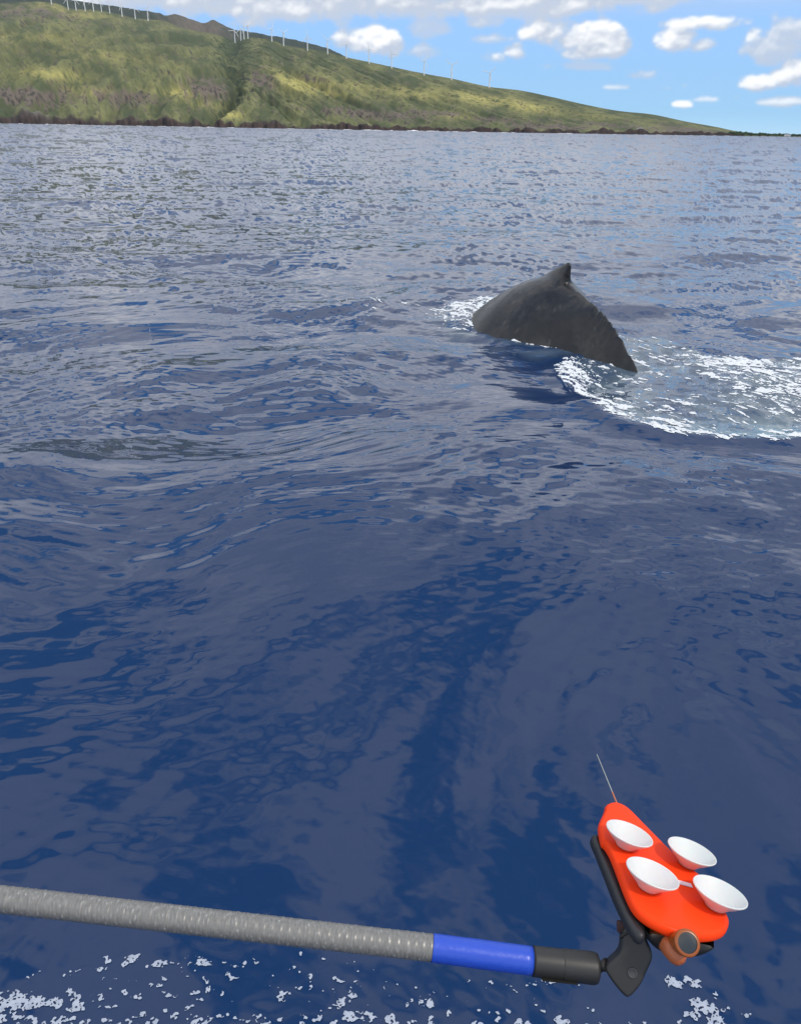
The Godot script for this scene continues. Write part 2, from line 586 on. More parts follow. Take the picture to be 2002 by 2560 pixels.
func wake_mask(x: float, z: float) -> float:
	var w := whale_near(x, z)
	var d := -1.0
	var lip := lip_distance(x, z)
	if lip > -0.4 and x > 1.5:
		lip += 0.16 * fine_noise.get_noise_2d(x * 0.9, z * 0.9 + 33.0) + 0.05 * fine_noise.get_noise_2d(x * 4.0, z * 4.0)
		if lip > -0.04:
			var dense := 0.0
			dense += 0.24 * exp(-pow((lip - 0.08) / 0.10, 2.0)) + 0.16 * exp(-pow((lip - 0.3) / 0.35, 2.0))        # along the lip
			dense += 0.42 * exp(-(pow((x - 5.3) / 1.0, 2.0) + pow((z + 11.0) / 1.7, 2.0)))              # the boil on the right
			dense += 0.30 * exp(-(pow((x - 5.3) / 1.3, 2.0) + pow((z + 12.4) / 0.35, 2.0)))
			dense += 0.34 * exp(-(pow((x - 2.62) / 0.28, 2.0) + pow((z + 11.5) / 0.55, 2.0)))
			dense += 0.20 * exp(-(pow((x - 3.3) / 0.7, 2.0) + pow((z + 9.9) / 0.8, 2.0)))
			dense += 0.50 * exp(-(pow((x - 3.95) / 0.5, 2.0) + pow((z + 14.3) / 0.35, 2.0)))
			dense -= 0.22 * exp(-(pow((x - 4.0) / 0.6, 2.0) + pow((z + 11.0) / 0.6, 2.0)))
			d = 0.16 + 0.60 * dense - 0.50
	# the collar of froth round the forward part of the back
	var s := clampf(w.x, 0.3, 4.5)
	var edge := table([[0.2, 0.25], [1.5, 0.3], [2.6, 0.9], [3.6, 1.12], [4.5, 0.8]], s)
	var q := sqrt(pow(w.x - s, 2.0) + w.y * w.y) - edge
	if w.y > -1.0:
		var front := clampf((w.x - 3.0) / 1.4, 0.0, 1.0)
		q += 0.1 * fine_noise.get_noise_2d(x * 1.5, z * 1.5 + 5.0)
		d = maxf(d, (0.27 + 0.17 * front) * exp(-pow((q - 0.08) / (0.15 + 0.55 * front), 2.0)) - 0.50)
	# flecks drifting off to the left
	d = maxf(d, 0.26 * exp(-(pow((x + 0.4) / 1.0, 2.0) + pow((z + 16.1) / 0.7, 2.0))) - 0.54)
	if d < -0.44: return -1.0
	var along := x * 0.80 + z * 0.6
	var across := -x * 0.6 + z * 0.80
	var wob := 0.25 * fine_noise.get_noise_2d(x * 0.7, z * 0.7)
	along += wob
	across += wob
	var ns := fine_noise.get_noise_2d(along * 1.5, across * 4.0) * 0.55 + fine_noise.get_noise_2d(along * 4.5 + 50.0, across * 12.0) * 0.62 + fine_noise.get_noise_2d(along * 15.0 + 50.0, across * 28.0) * 0.22
	# thread-like froth round open cells of clear water
	var web := 0.50 - absf(fine_noise.get_noise_2d(along * 1.6 - 40.0, across * 3.6 + 8.0) + 0.45 * fine_noise.get_noise_2d(along * 6.0, across * 11.0)) * 3.0
	var web2 := 0.40 - absf(fine_noise.get_noise_2d(along * 4.2 + 77.0, across * 9.0 + 8.0)) * 3.4
	return d - 0.20 + maxf(ns + 0.12, maxf(web, web2))

func wash_mask(x: float, z: float) -> float:
	var d := -0.66
	for b in [[-1.50, -1.985, 0.24, 0.035, 0.95], [-1.13, -2.175, 0.09, 0.022, 0.62], [-0.86, -2.165, 0.15, 0.020, 0.60], [-1.0, -2.03, 0.35, 0.10, 0.26], [-0.7, -2.06, 0.22, 0.1, 0.26],
			[-0.2, -2.03, 0.05, 0.06, 0.56], [-0.12, -1.93, 0.18, 0.025, 0.62], [0.12, -2.0, 0.2, 0.08, 0.24], [1.22, -2.115, 0.055, 0.022, 0.85], [1.27, -1.995, 0.075, 0.05, 0.90], [1.45, -1.93, 0.1, 0.05, 0.3], [-0.38, -2.1, 0.2, 0.08, 0.22], [0.55, -2.02, 0.2, 0.08, 0.18]]:
		var q := pow((x - b[0]) / b[2], 2.0) + pow((z - b[1]) / b[3], 2.0)
		if q < 6.0: d = maxf(d, -0.66 + b[4] * exp(-q * 0.6))
	if z > -1.95: d = maxf(d, -0.3 + 0.5 * (z + 1.95))
	if d < -0.62: return -1.0
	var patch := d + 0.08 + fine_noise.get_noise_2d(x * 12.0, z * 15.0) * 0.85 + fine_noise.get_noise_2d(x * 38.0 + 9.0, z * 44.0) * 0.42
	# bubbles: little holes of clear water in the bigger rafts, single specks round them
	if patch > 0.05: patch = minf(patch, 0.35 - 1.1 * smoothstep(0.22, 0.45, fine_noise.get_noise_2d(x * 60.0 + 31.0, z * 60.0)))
	return patch

func make_foam() -> void:
	var m := mat(lin(0.80, 0.83, 0.85), 0.75, 0.4)
	m.uv1_triplanar = true
	m.uv1_world_triplanar = true
	m.uv1_scale = Vector3(5, 5, 5)
	m.albedo_texture = ramp_texture(noise_image(256, 0.05, 3, 31, FastNoiseLite.TYPE_CELLULAR), [[0.0, Color(0.95, 0.95, 0.95)], [0.6, Color(0.85, 0.87, 0.9)], [1.0, Color(0.45, 0.52, 0.6)]])
	var a := put("whale_wake_foam", foam_mesh(-2.2, -17.6, 8.2, -8.2, 0.019, wake_mask, 0.055), m)
	tag(a, "white streaky foam churned up round the whale and trailing to the right", "foam", "", "stuff")
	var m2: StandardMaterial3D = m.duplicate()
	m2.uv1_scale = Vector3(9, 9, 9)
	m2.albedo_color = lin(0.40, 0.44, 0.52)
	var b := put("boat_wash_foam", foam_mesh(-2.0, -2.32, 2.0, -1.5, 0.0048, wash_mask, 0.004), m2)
	tag(b, "loose pale foam bubbles drifting below the pole at the boat's side", "foam", "", "stuff")

# ------------------------------------------------------------------ whale
const RIDGE := [[-0.9, -1.9], [-0.3, -1.05], [0.1, -0.42], [0.38, -0.05], [0.72, 0.20], [1.06, 0.42], [1.38, 0.57], [1.78, 0.70], [2.2, 0.81], [2.56, 0.905], [2.9, 0.93], [3.4, 0.83], [3.9, 0.62], [4.4, 0.36], [4.9, 0.05], [5.5, -0.4], [6.2, -1.0]]
const SPREAD := [[-0.9, 0.34], [0.4, 0.34], [1.0, 0.36], [1.5, 0.44], [2.0, 0.66], [2.6, 0.93], [3.2, 1.12], [3.8, 1.25], [4.5, 1.25], [6.2, 1.15]]
const ROUND := [[-0.9, 0.85], [0.6, 0.8], [1.4, 0.74], [2.0, 0.68], [2.6, 0.60], [3.4, 0.47], [6.2, 0.43]]
const FIN := [[2.36, 0.0], [2.49, 0.0], [2.525, 0.06], [2.555, 0.17], [2.59, 0.27], [2.64, 0.30], [2.70, 0.27], [2.80, 0.205], [2.95, 0.135], [3.15, 0.065], [3.4, 0.015], [3.6, 0.0]]

func make_whale() -> void:
	var ss := PackedFloat64Array()
	var s := -0.9
	while s < 6.2:
		ss.append(s)
		s += 0.012 if s > 2.3 and s < 2.95 else 0.04
	var half := 34
	var cols := half * 2 + 1
	var rows := ss.size()
	var v := PackedVector3Array()
	var col := PackedColorArray()
	for i in rows:
		s = ss[i]
		var yr := curve(RIDGE, s)
		var knob := clampf((2.3 - s) / 0.6, 0.0, 1.0)
		var bump := knob * (0.030 * (pow(absf(sin(s * 15.0 + 1.8 * sin(s * 5.0))), 0.7) - 0.5) + 0.03 * fine_noise.get_noise_1d(s * 9.0))
		var a := table(SPREAD, s)
		var p := table(ROUND, s)
		var fin := curve(FIN, s)
		for j in cols:
			var t := float(j - half) / half
			var d := 1.5 * pow(absf(t), 2.1)
			var ridge_round := 0.05 * pow(absf(t), 0.9)
			var w := a * pow(d, p) * (1.0 + 0.12 * d) + ridge_round * (1.0 - absf(t))
			var side := signf(t) * w
			var lean := exp(-pow(w / 0.048, 2.0)) + 0.35 * exp(-pow(w / 0.12, 2.0)) * clampf(fin / 0.1, 0.0, 1.0)
			var y := yr - d + fin * minf(lean, 1.0) + bump * exp(-pow(w / 0.12, 2.0))
			var q := WHALE_AT + WHALE_ALONG * (s - fin * 0.38 * minf(lean, 1.0)) + WHALE_SIDE * side
			var b := fine_noise.get_noise_3d(s * 2.6, side * 3.0, y * 3.0)
			q += Vector3(0, 1, 0) * b * 0.008
			v.append(Vector3(q.x, y + b * 0.006, q.z))
			var tone := 0.5 + 0.5 * fine_noise.get_noise_3d(s * 1.1 + 7.0, y * 1.9, side * 1.4)
			var streak := 0.5 + 0.5 * fine_noise.get_noise_3d(s * 3.2, y * 9.0 + s * 3.0, side * 4.0)
			var c := Color(0.009, 0.0105, 0.014).lerp(Color(0.043, 0.040, 0.038), smoothstep(0.35, 0.8, tone) * 0.9 + 0.10 * smoothstep(0.5, 0.85, streak))
			col.append(c)
	# a few scars and barnacle marks on the near flank
	var r := seeded(5)
	for k in 26:
		var ps := r.randf_range(0.8, 4.3)
		var pt := r.randf_range(0.3, 0.85)
		var size := r.randf_range(0.008, 0.024)
		var ring := r.randf() < 0.4
		var cen := Vector3.ZERO
		var bi := 0
		var bd := 9.0
		for i in rows:
			if absf(ss[i] - ps) < bd:
				bd = absf(ss[i] - ps)
				bi = i
		cen = v[bi * cols + half + int(pt * half)]
		for i in range(maxi(bi - 12, 0), mini(bi + 12, rows)):
			for j in cols:
				var dd := v[i * cols + j].distance_to(cen)
				if dd < size * 1.6:
					var kq := exp(-pow(dd / size, 2.0)) if not ring else exp(-pow((dd - size) / (size * 0.4), 2.0)) * 0.6
					col[i * cols + j] = col[i * cols + j].lerp(Color(0.16, 0.15, 0.14), kq * 0.35)
	var n := grid_normals(v, rows, cols)
	if n[rows / 2 * cols + half].y < 0:
		for i in n.size(): n[i] = -n[i]
	var skin := noise_image(512, 0.03, 4, 77)
	var m := mat(Color.WHITE, 0.34, 0.5)
	m.vertex_color_use_as_albedo = true
	m.uv1_triplanar = true
	m.uv1_scale = Vector3(0.9, 0.9, 0.9)
	m.normal_enabled = true
	m.normal_texture = normal_texture(skin, 4.0)
	m.normal_scale = 0.3
	m.roughness_texture = ramp_texture(noise_image(256, 0.02, 3, 78), [[0.0, Color(0.35, 0.35, 0.35)], [1.0, Color(1, 1, 1)]])
	m.roughness = 0.38
	m.albedo_texture = ramp_texture(noise_image(512, 0.014, 5, 79), [[0.0, Color(0.18, 0.20, 0.24)], [0.40, Color(0.34, 0.36, 0.40)], [0.54, Color(0.80, 0.79, 0.78)], [0.66, Color(1.0, 0.95, 0.90)], [1.0, Color(1, 1, 1)]])
	var o := put("humpback_whale", arrays_mesh(v, n, grid_index(rows, cols), col), m)
	tag(o, "wet dark grey whale back arching out of the sea with a small hooked fin", "whale")

# ------------------------------------------------------------------ hillside
const SHORE := [[-50.0, 1750.0], [-25.0, 1620.0], [-14.0, 1450.0], [-2.0, 1500.0], [8.0, 1650.0], [14.0, 1950.0], [18.0, 2350.0], [20.5, 2800.0], [22.5, 3300.0], [30.0, 5200.0]]
const CREST_FAR := [[-50.0, 6400.0], [-20.0, 6000.0], [-10.0, 4900.0], [-5.0, 4400.0], [5.0, 3950.0], [14.0, 3850.0], [20.0, 3900.0], [22.5, 4000.0], [30.0, 6000.0]]
const CREST_UP := [[-50.0, 8.0], [-32.8, 7.34], [-28.53, 6.78], [-25.78, 6.21], [-23.82, 5.97], [-22.55, 6.12], [-20.85, 6.15], [-20.1, 5.93], [-18.93, 5.94], [-17.68, 5.82], [-16.78, 5.67], [-15.85, 5.59], [-14.91, 5.55], [-13.99, 5.28], [-13.04, 5.11], [-12.26, 5.05], [-11.43, 4.91], [-10.72, 4.77], [-10.1, 4.93], [-8.53, 4.79], [-7.83, 4.56], [-6.35, 4.38], [-5.11, 4.22], [-3.93, 3.98], [-2.5, 3.75], [-1.08, 3.51], [0.98, 3.17], [2.72, 2.92], [5.14, 2.49], [7.12, 2.31], [9.22, 1.95], [11.31, 1.55], [13.36, 1.23], [15.4, 1.06], [17.42, 0.7], [19.39, 0.4], [20.37, 0.22], [21.33, 0.12], [22.36, 0.06], [26.0, 0.06], [30.0, 0.05]]
const RIDGE_UP := [[-40.0, 6.4], [-21.65, 6.48], [-19.64, 6.33], [-18.44, 6.24], [-16.68, 6.09], [-15.1, 5.94], [-14.76, 5.86], [-14.17, 5.94], [-13.26, 5.7], [-12.52, 5.56], [-12.01, 5.72], [-11.5, 5.54], [-10.87, 5.29], [-9.96, 5.21], [-9.0, 5.07], [-6.93, 4.82], [-4.83, 4.35], [-3.58, 3.84], [0.0, 2.6], [10.0, 1.0]]
# the deep gulch, azimuth by share of the way up the hill
const GULCH := [[0.0, -12.6], [0.08, -12.2], [0.15, -11.5], [0.26, -11.0], [0.36, -10.8], [0.48, -11.2], [0.58, -11.35], [0.68, -11.0], [0.78, -11.3], [0.9, -10.8], [1.2, -10.6]]

var hill_noise := FastNoiseLite.new()
var ridge_noise := FastNoiseLite.new()

func gully(az: float, q: float) -> float:        # 0 on a spur .. 1 in a gully
	var right := smoothstep(-13.5, -8.0, az)
	var g := 0.0
	for k in 2:
		var share := right if k else 1.0 - right
		if share <= 0.0: continue
		var slant := az + q * (14.0 if k else -13.0)
		var n := ridge_noise.get_noise_2d(slant * 11.0 + 70.0 * k, q * 22.0)
		var n2 := ridge_noise.get_noise_2d(slant * 34.0 + 500.0, q * 60.0)
		g += share * (clampf(1.0 - absf(n) * 2.6, 0.0, 1.0) * 0.75 + clampf(1.0 - absf(n2) * 2.6, 0.0, 1.0) * 0.25)
	return g

func hill_height(az: float, q: float) -> float:
	var up := curve(CREST_UP, az)
	var top := tan(deg_to_rad(up)) * table(CREST_FAR, az) + EYE
	var cliff := minf(top * 0.6, 8.0 + 11.0 * hill_noise.get_noise_2d(az * 16.0, 3.0) + 5.0 * hill_noise.get_noise_2d(az * 60.0, 9.0))
	if az > 19.5: cliff = minf(cliff, lerpf(cliff, 3.0, clampf((az - 19.5) / 2.0, 0.0, 1.0)))
	var y := cliff * smoothstep(0.0, 0.006, q) * exp(-maxf(q, 0.0) * 30.0)
	if q <= 0.0: return -4.0
	if q <= 1.0:
		y += top * pow(clampf((q - 0.003) / 0.997, 0.0, 1.0), 1.05)
		var between := pow(clampf(4.0 * q * (1.0 - q), 0.0, 1.0), 0.6)
		var size := clampf(top / 300.0, 0.05, 1.3)
		y -= gully(az, q) * 32.0 * between * size
		y += hill_noise.get_noise_2d(az * 14.0, q * 100.0) * 9.0 * between * size
		y += hill_noise.get_noise_2d(az * 50.0, q * 420.0) * 5.0 * size * clampf((1.0 - q) * 20.0, 0.15, 1.0)
		var g := (az - table(GULCH, q)) / lerpf(0.55, 1.5, clampf(q * 1.3, 0.0, 1.0))
		y += 15.0 * exp(-pow((az + 22.9) / 0.8, 2.0) - pow((q - 0.022) / 0.014, 2.0))      # the knoll above the left end of the shore
		y -= 40.0 * exp(-absf(g) * 2.0) * clampf(q * 6.0, 0.0, 1.0) * clampf((1.04 - q) * 6.0, 0.12, 1.0)
	else:
		y = top - (q - 1.0) * 900.0
	return maxf(y, 1.0) if q > 0.004 else y

func hill_point(az: float, q: float) -> Vector3:
	var s := table(SHORE, az)
	s += (45.0 * hill_noise.get_noise_2d(az * 9.0, 60.0) + 22.0 * hill_noise.get_noise_2d(az * 45.0, 61.0)) * pow(1.0 - clampf(q, 0.0, 1.0), 16.0)
	var r := lerpf(s, table(CREST_FAR, az), q)
	var a := deg_to_rad(az)
	return Vector3(r * sin(a), hill_height(az, q), -r * cos(a))

# yellow grass with sun patches painted into its colour, and bare ground: azimuth, share of the crest's angle, half sizes, strength
const PAINTED_SUN_GRASS := [[-21.5, 0.42, 1.6, 0.05, 0.8], [-14.2, 0.34, 1.6, 0.055, 1.0], [-18.5, 0.62, 3.5, 0.06, 0.35], [-22.0, 0.72, 2.5, 0.05, 0.4], [-7.0, 0.55, 2.0, 0.12, 1.0], [-4.5, 0.60, 2.5, 0.08, 0.6], [-5.0, 0.48, 3.0, 0.08, 0.6], [1.0, 0.62, 3.0, 0.1, 0.55], [5.0, 0.7, 3.0, 0.12, 0.9], [8.0, 0.62, 2.0, 0.12, 0.8], [-11.2, 0.13, 0.5, 0.05, 1.0], [-13.0, 0.24, 1.6, 0.05, 0.6], [3.0, 0.27, 1.6, 0.06, 0.55], [-19.3, 0.28, 1.6, 0.04, 0.5], [12.0, 0.62, 1.6, 0.12, 0.45], [-20.5, 0.95, 2.2, 0.04, 0.7]]
const BARE := [[-23.0, 0.22, 2.6, 0.08, 0.9], [-17.6, 0.25, 1.8, 0.08, 0.8], [-12.4, 0.38, 1.5, 0.13, 1.0], [-9.2, 0.52, 0.9, 0.12, 0.8], [-2.0, 0.22, 3.5, 0.08, 0.9], [1.6, 0.30, 2.6, 0.06, 0.7], [5.5, 0.25, 2.5, 0.07, 0.6], [9.5, 0.14, 3.0, 0.08, 0.9], [-22.5, 0.92, 3.0, 0.05, 0.6], [-6.0, 0.63, 1.2, 0.04, 0.5], [13.0, 0.33, 3.0, 0.08, 0.7], [17.5, 0.3, 2.5, 0.3, 0.8]]

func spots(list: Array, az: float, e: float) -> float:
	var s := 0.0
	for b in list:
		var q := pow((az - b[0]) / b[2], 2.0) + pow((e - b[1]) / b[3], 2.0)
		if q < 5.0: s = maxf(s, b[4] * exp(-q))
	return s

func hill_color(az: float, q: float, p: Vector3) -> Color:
	var r := sqrt(p.x * p.x + p.z * p.z)
	var e := rad_to_deg(atan2(p.y - EYE, r)) / maxf(curve(CREST_UP, az), 0.05)
	var n := hill_noise.get_noise_2d(az * 13.0, q * 90.0)
	var n2 := hill_noise.get_noise_2d(az * 42.0 + 40.0, q * 420.0)
	var n3 := hill_noise.get_noise_2d(az * 140.0 + 80.0, q * 1400.0)
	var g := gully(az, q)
	var n4 := hill_noise.get_noise_2d(az * 420.0 + 10.0, q * 3400.0)
	var c := Color(0.076, 0.092, 0.046).lerp(Color(0.195, 0.198, 0.086), clampf(0.45 + 1.1 * n + 0.8 * n2 + 0.4 * n3, 0.0, 1.0))
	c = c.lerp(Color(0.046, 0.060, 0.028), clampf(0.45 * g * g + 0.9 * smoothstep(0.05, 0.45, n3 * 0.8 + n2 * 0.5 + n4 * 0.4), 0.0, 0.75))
	var sunlit_grass := spots(PAINTED_SUN_GRASS, az + 0.8 * n2, e + 0.03 * n3) * clampf(0.75 + 1.0 * n2 + 0.7 * n3 + 0.4 * n, 0.0, 1.25)
	c = c.lerp(Color(0.42, 0.38, 0.125), clampf(sunlit_grass, 0.0, 0.9))  # the pale yellow stands in for sun dapple as well as grass
	var bare := spots(BARE, az + 1.0 * n2, e + 0.04 * n3)
	c = c.lerp(Color(0.150, 0.120, 0.102), clampf(smoothstep(0.25, 0.70, (bare * 1.1 + 0.15) * 0.75 + n2 * 0.6 + n3 * 0.5 + n4 * 0.2), 0.0, 0.9))
	c = c.lerp(Color(0.036, 0.034, 0.032), smoothstep(0.34, 0.66, bare * 0.4 + n3 * 0.7 + n2 * 0.3 + n4 * 0.5) * 0.85)
	# scrub that fills the gulch and the rock that lines it
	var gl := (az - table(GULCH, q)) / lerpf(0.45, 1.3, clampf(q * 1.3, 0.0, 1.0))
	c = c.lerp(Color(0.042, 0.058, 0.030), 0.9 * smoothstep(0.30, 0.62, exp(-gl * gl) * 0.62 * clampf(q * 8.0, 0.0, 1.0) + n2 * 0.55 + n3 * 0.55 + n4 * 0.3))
	# lava cliffs by the sea, green only where the slope runs down to it
	var rock := smoothstep(0.030, 0.012, q + 0.010 * n2 + 0.012 * n) if az < 21.0 else 0.0
	c = c.lerp(Color(0.032, 0.026, 0.025).lerp(Color(0.075, 0.055, 0.048), clampf(0.5 + n3, 0.0, 1.0)), rock)
	c = c.lerp(Color(0.24, 0.235, 0.20), 0.6 * exp(-pow((az + 22.9) / 0.6, 2.0) - pow((q - 0.022) / 0.010, 2.0)) * clampf(0.8 + n3, 0.0, 1.0))
	return c

func make_hill() -> void:
	var m := mat(Color.WHITE, 1.0, 0.2)
	m.vertex_color_use_as_albedo = true
	var az0 := -46.0
	var az1 := 27.0
	var cols := 860
	var qs := PackedFloat64Array([-0.004, 0.0, 0.002, 0.004, 0.006, 0.008, 0.011])
	var q := 0.014
	while q < 1.0:
		qs.append(q)
		q += 0.0035 if q < 0.25 else 0.0052
	for k in [1.0, 1.01, 1.04, 1.12, 1.3]: qs.append(k)
	var rows := qs.size()
	var v := PackedVector3Array()
	var col := PackedColorArray()
	for i in rows:
		for j in cols:
			var az := lerpf(az0, az1, float(j) / (cols - 1))
			var p := hill_point(az, qs[i])
			v.append(p)
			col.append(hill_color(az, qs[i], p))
	var n := grid_normals(v, rows, cols)
	if n[rows / 2 * cols + cols / 2].y < 0:
		for i in n.size(): n[i] = -n[i]
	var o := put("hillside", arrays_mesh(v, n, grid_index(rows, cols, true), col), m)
	o.set_meta("kind", "structure")
	# the higher, browner ridge behind it
	v = PackedVector3Array()
	col = PackedColorArray()
	var c2 := 520
	var rr: Array[float] = [-0.5, -0.35, -0.25, -0.18, -0.12, -0.08, -0.05, -0.03, -0.015, 0.0, 0.05, 0.2]
	for i in rr.size():
		for j in c2:
			var az := lerpf(-42.0, 8.0, float(j) / (c2 - 1))
			var r0 := 7600.0 + rr[i] * 4000.0
			var top := tan(deg_to_rad(curve(RIDGE_UP, az))) * 7600.0 + EYE
			var fall: float = 1.0 - absf(rr[i]) * 0.9
			var y := top * fall + hill_noise.get_noise_2d(az * 60.0, rr[i] * 300.0 + 900.0) * 22.0 * clampf(absf(rr[i]) * 20.0, 0.25, 1.0)
			var a := deg_to_rad(az)
			v.append(Vector3(r0 * sin(a), y, -r0 * cos(a)))
			var brown := exp(-pow((az + 13.0) / 2.0, 2.0)) * 0.9
			var n2 := hill_noise.get_noise_2d(az * 90.0, rr[i] * 900.0)
			var c := Color(0.036, 0.050, 0.032).lerp(Color(0.14, 0.115, 0.085), clampf(brown + n2 * 0.5, 0.0, 0.9))
			col.append(c)
	n = grid_normals(v, rr.size(), c2)
	if n[3 * c2 + 200].y < 0:
		for i in n.size(): n[i] = -n[i]
	o = put("mountain_ridge", arrays_mesh(v, n, grid_index(rr.size(), c2, true), col), m)
	o.set_meta("kind", "structure")

# ------------------------------------------------------------------ wind turbines
const TURBINES := [[-21.08, 6.10], [-20.21, 5.86], [-19.79, 5.87], [-19.29, 5.90], [-18.83, 5.89], [-18.39, 5.86], [-17.94, 5.80], [-17.26, 5.70], [-16.53, 5.58], [-15.81, 5.52], [-10.78, 5.05], [-10.41, 5.0], [-10.22, 4.88], [-9.98, 4.85], [-8.53, 4.70], [-7.82, 4.49], [-6.35, 4.32], [-5.1, 4.15], [-3.94, 3.90], [-2.51, 3.66], [-1.08, 3.42], [0.98, 3.06], [2.73, 2.83], [5.15, 2.42]]

func make_turbines() -> void:
	var white := mat(lin(0.78, 0.79, 0.80), 0.5)
	var tower := lathe([[-6.0, 2.7], [0.0, 2.7], [20.0, 2.4], [40.0, 2.1], [55.0, 1.8], [55.2, 0.0]], Vector3.ZERO, Vector3.UP, 12)
	var nac := chamfer_box(Vector3(3.2, 3.2, 8.0), 0.6)
	var hub := lathe([[-0.2, 0.0], [0.0, 1.5], [1.2, 1.3], [2.0, 0.6], [2.2, 0.0]], Vector3.ZERO, Vector3.BACK, 12)
	# a tapering, slightly twisted blade
	var v := PackedVector3Array()
	var stations := [[0.6, 0.8, 0.8], [3.0, 0.9, 0.75], [7.0, 1.6, 0.45], [14.0, 1.35, 0.35], [22.0, 1.05, 0.26], [30.0, 0.75, 0.18], [35.0, 0.25, 0.08]]
	for st in stations:
		for j in 9:
			var t := TAU * j / 8.0
			v.append(Vector3(cos(t) * st[1], st[0], sin(t) * st[2] + 0.4))
	var blade := arrays_mesh(v, grid_normals(v, stations.size(), 9), grid_index(stations.size(), 9))
	var r := seeded(9)
	var first: Node3D = null
	var turn := [70.0, 20.0, 100.0, 45.0, 10.0, 85.0, 60.0, 30.0, 110.0, 75.0, 95.0, 15.0, 40.0, 80.0, 100.0, 62.0, 5.0, 50.0, 88.0, 20.0, 25.0, 92.0, 55.0, 75.0]
	for k in TURBINES.size():
		var az: float = TURBINES[k][0]
		var want: float = TURBINES[k][1]
		var q := 0.5
		var at := hill_point(az, 0.985)
		while q < 0.99:
			var p := hill_point(az, q)
			if rad_to_deg(atan2(p.y - EYE, sqrt(p.x * p.x + p.z * p.z))) >= want:
				at = p
				break
			q += 0.004
		var o: Node3D
		if first == null:
			o = Node3D.new()
			first = o
			put("tower", tower, white, o)
			var nc := put("nacelle", nac, white, o)
			nc.position = Vector3(0, 56.6, 1.0)
			put("hub", hub, white, o).position = Vector3(0, 56.6, 5.0)
			for b in 3:
				var bl := put("blade", blade, white, o)
				bl.position = Vector3(0, 56.6, 5.6)
				bl.rotation.z = TAU * b / 3.0
		else:
			o = first.duplicate()
		o.name = "wind_turbine" if k == 0 else "wind_turbine_%03d" % k
		add_child(o)
		o.position = at
		o.rotation.y = deg_to_rad(20.0 + r.randf_range(-25, 25))
		var at_angle: float = deg_to_rad(turn[k])
		var b3 := 0
		for ch in o.get_children():
			if (ch.name as String).begins_with("blade"):
				ch.rotation.z = at_angle + TAU * b3 / 3.0
				b3 += 1
		var words := ["first", "second", "third", "fourth", "fifth", "sixth", "seventh", "eighth", "ninth", "tenth"]
		var label := ""
		if k < 10: label = "white wind turbine on the summit, %s from the left" % words[k]
		elif k < 14: label = "white wind turbine in the tight cluster above the gulch, %s from the left" % words[k - 10]
		else: label = "white wind turbine on the descending ridge, %s counted from the right end" % words[23 - k]
		tag(o, label, "wind turbine", "wind turbines along the ridge")

# ------------------------------------------------------------------ coast details
func make_coast() -> void:
	var r := seeded(21)
	# low trees on the spit at the far right, too far to tell apart
	var leaf := mat(lin(0.030, 0.045, 0.020), 1.0, 0.1)
	var crown := SphereMesh.new()
	crown.radial_segments = 8
	crown.rings = 5
	var mm := MultiMesh.new()
	mm.transform_format = MultiMesh.TRANSFORM_3D
	mm.mesh = crown
	mm.instance_count = 420
	for k in 420:
		var az := r.randf_range(20.2, 27.0)
		var p := hill_point(az, r.randf_range(0.01, 0.5))
		var s := r.randf_range(4.0, 11.0)
		mm.set_instance_transform(k, Transform3D(Basis().scaled(Vector3(s * 1.5, s * r.randf_range(0.7, 1.3), s * 1.5)), p + Vector3(0, s * 0.3, 0)))
	var wood := MultiMeshInstance3D.new()
	wood.name = "shore_trees"
	wood.multimesh = mm
	wood.material_override = leaf
	add_child(wood)
	tag(wood, "low dark line of trees on the far spit at the right", "trees", "", "stuff")

func shore_at(az: float, lift := 0.0) -> Vector3:
	return hill_point(az, 0.0) * Vector3(1, 0, 1) + Vector3(0, lift, 0)

func make_surf() -> void:
	# ragged white water where the swell meets the rocks
	var foam := mat(lin(0.8, 0.82, 0.84), 0.8, 0.3)
	var r := seeded(33)
	var st := SurfaceTool.new()
	st.begin(Mesh.PRIMITIVE_TRIANGLES)
	for k in 60:
		var az := r.randf_range(-26.0, 21.0)
		var big := 1.0
		if k == 0: az = -2.4
		if k == 1: az = 0.35
		if k < 2: big = 3.0
		var p := shore_at(az)
		var out := -p.normalized()
		var side := Vector3(out.z, 0, -out.x)
		p += out * r.randf_range(4.0, 22.0)
		var wide := r.randf_range(3.0, 9.0) * big
		var high := r.randf_range(0.3, 0.9) * big
		var steps := 10
		for i in steps:
			var t0 := float(i) / steps
			var t1 := float(i + 1) / steps
			var h0 := high * sin(PI * t0) * (0.6 + 0.8 * hill_noise.get_noise_1d(k * 50.0 + t0 * 300.0))
			var h1 := high * sin(PI * t1) * (0.6 + 0.8 * hill_noise.get_noise_1d(k * 50.0 + t1 * 300.0))
			var a := p + side * wide * (t0 - 0.5) * 2.0
			var b := p + side * wide * (t1 - 0.5) * 2.0
			for q in [[a + out * 3.0, a + Vector3(0, maxf(h0, 0.05), 0), b + out * 3.0, b + Vector3(0, maxf(h1, 0.05), 0)], [a + Vector3(0, maxf(h0, 0.05), 0), a - out * 3.0, b + Vector3(0, maxf(h1, 0.05), 0), b - out * 3.0]]:
				for c in [q[0], q[2], q[1], q[1], q[2], q[3]]: st.add_vertex(c)
	st.generate_normals()
	var o := put("surf", st.commit(), foam)
	tag(o, "thin broken line of white surf along the foot of the sea cliffs", "surf", "", "stuff")

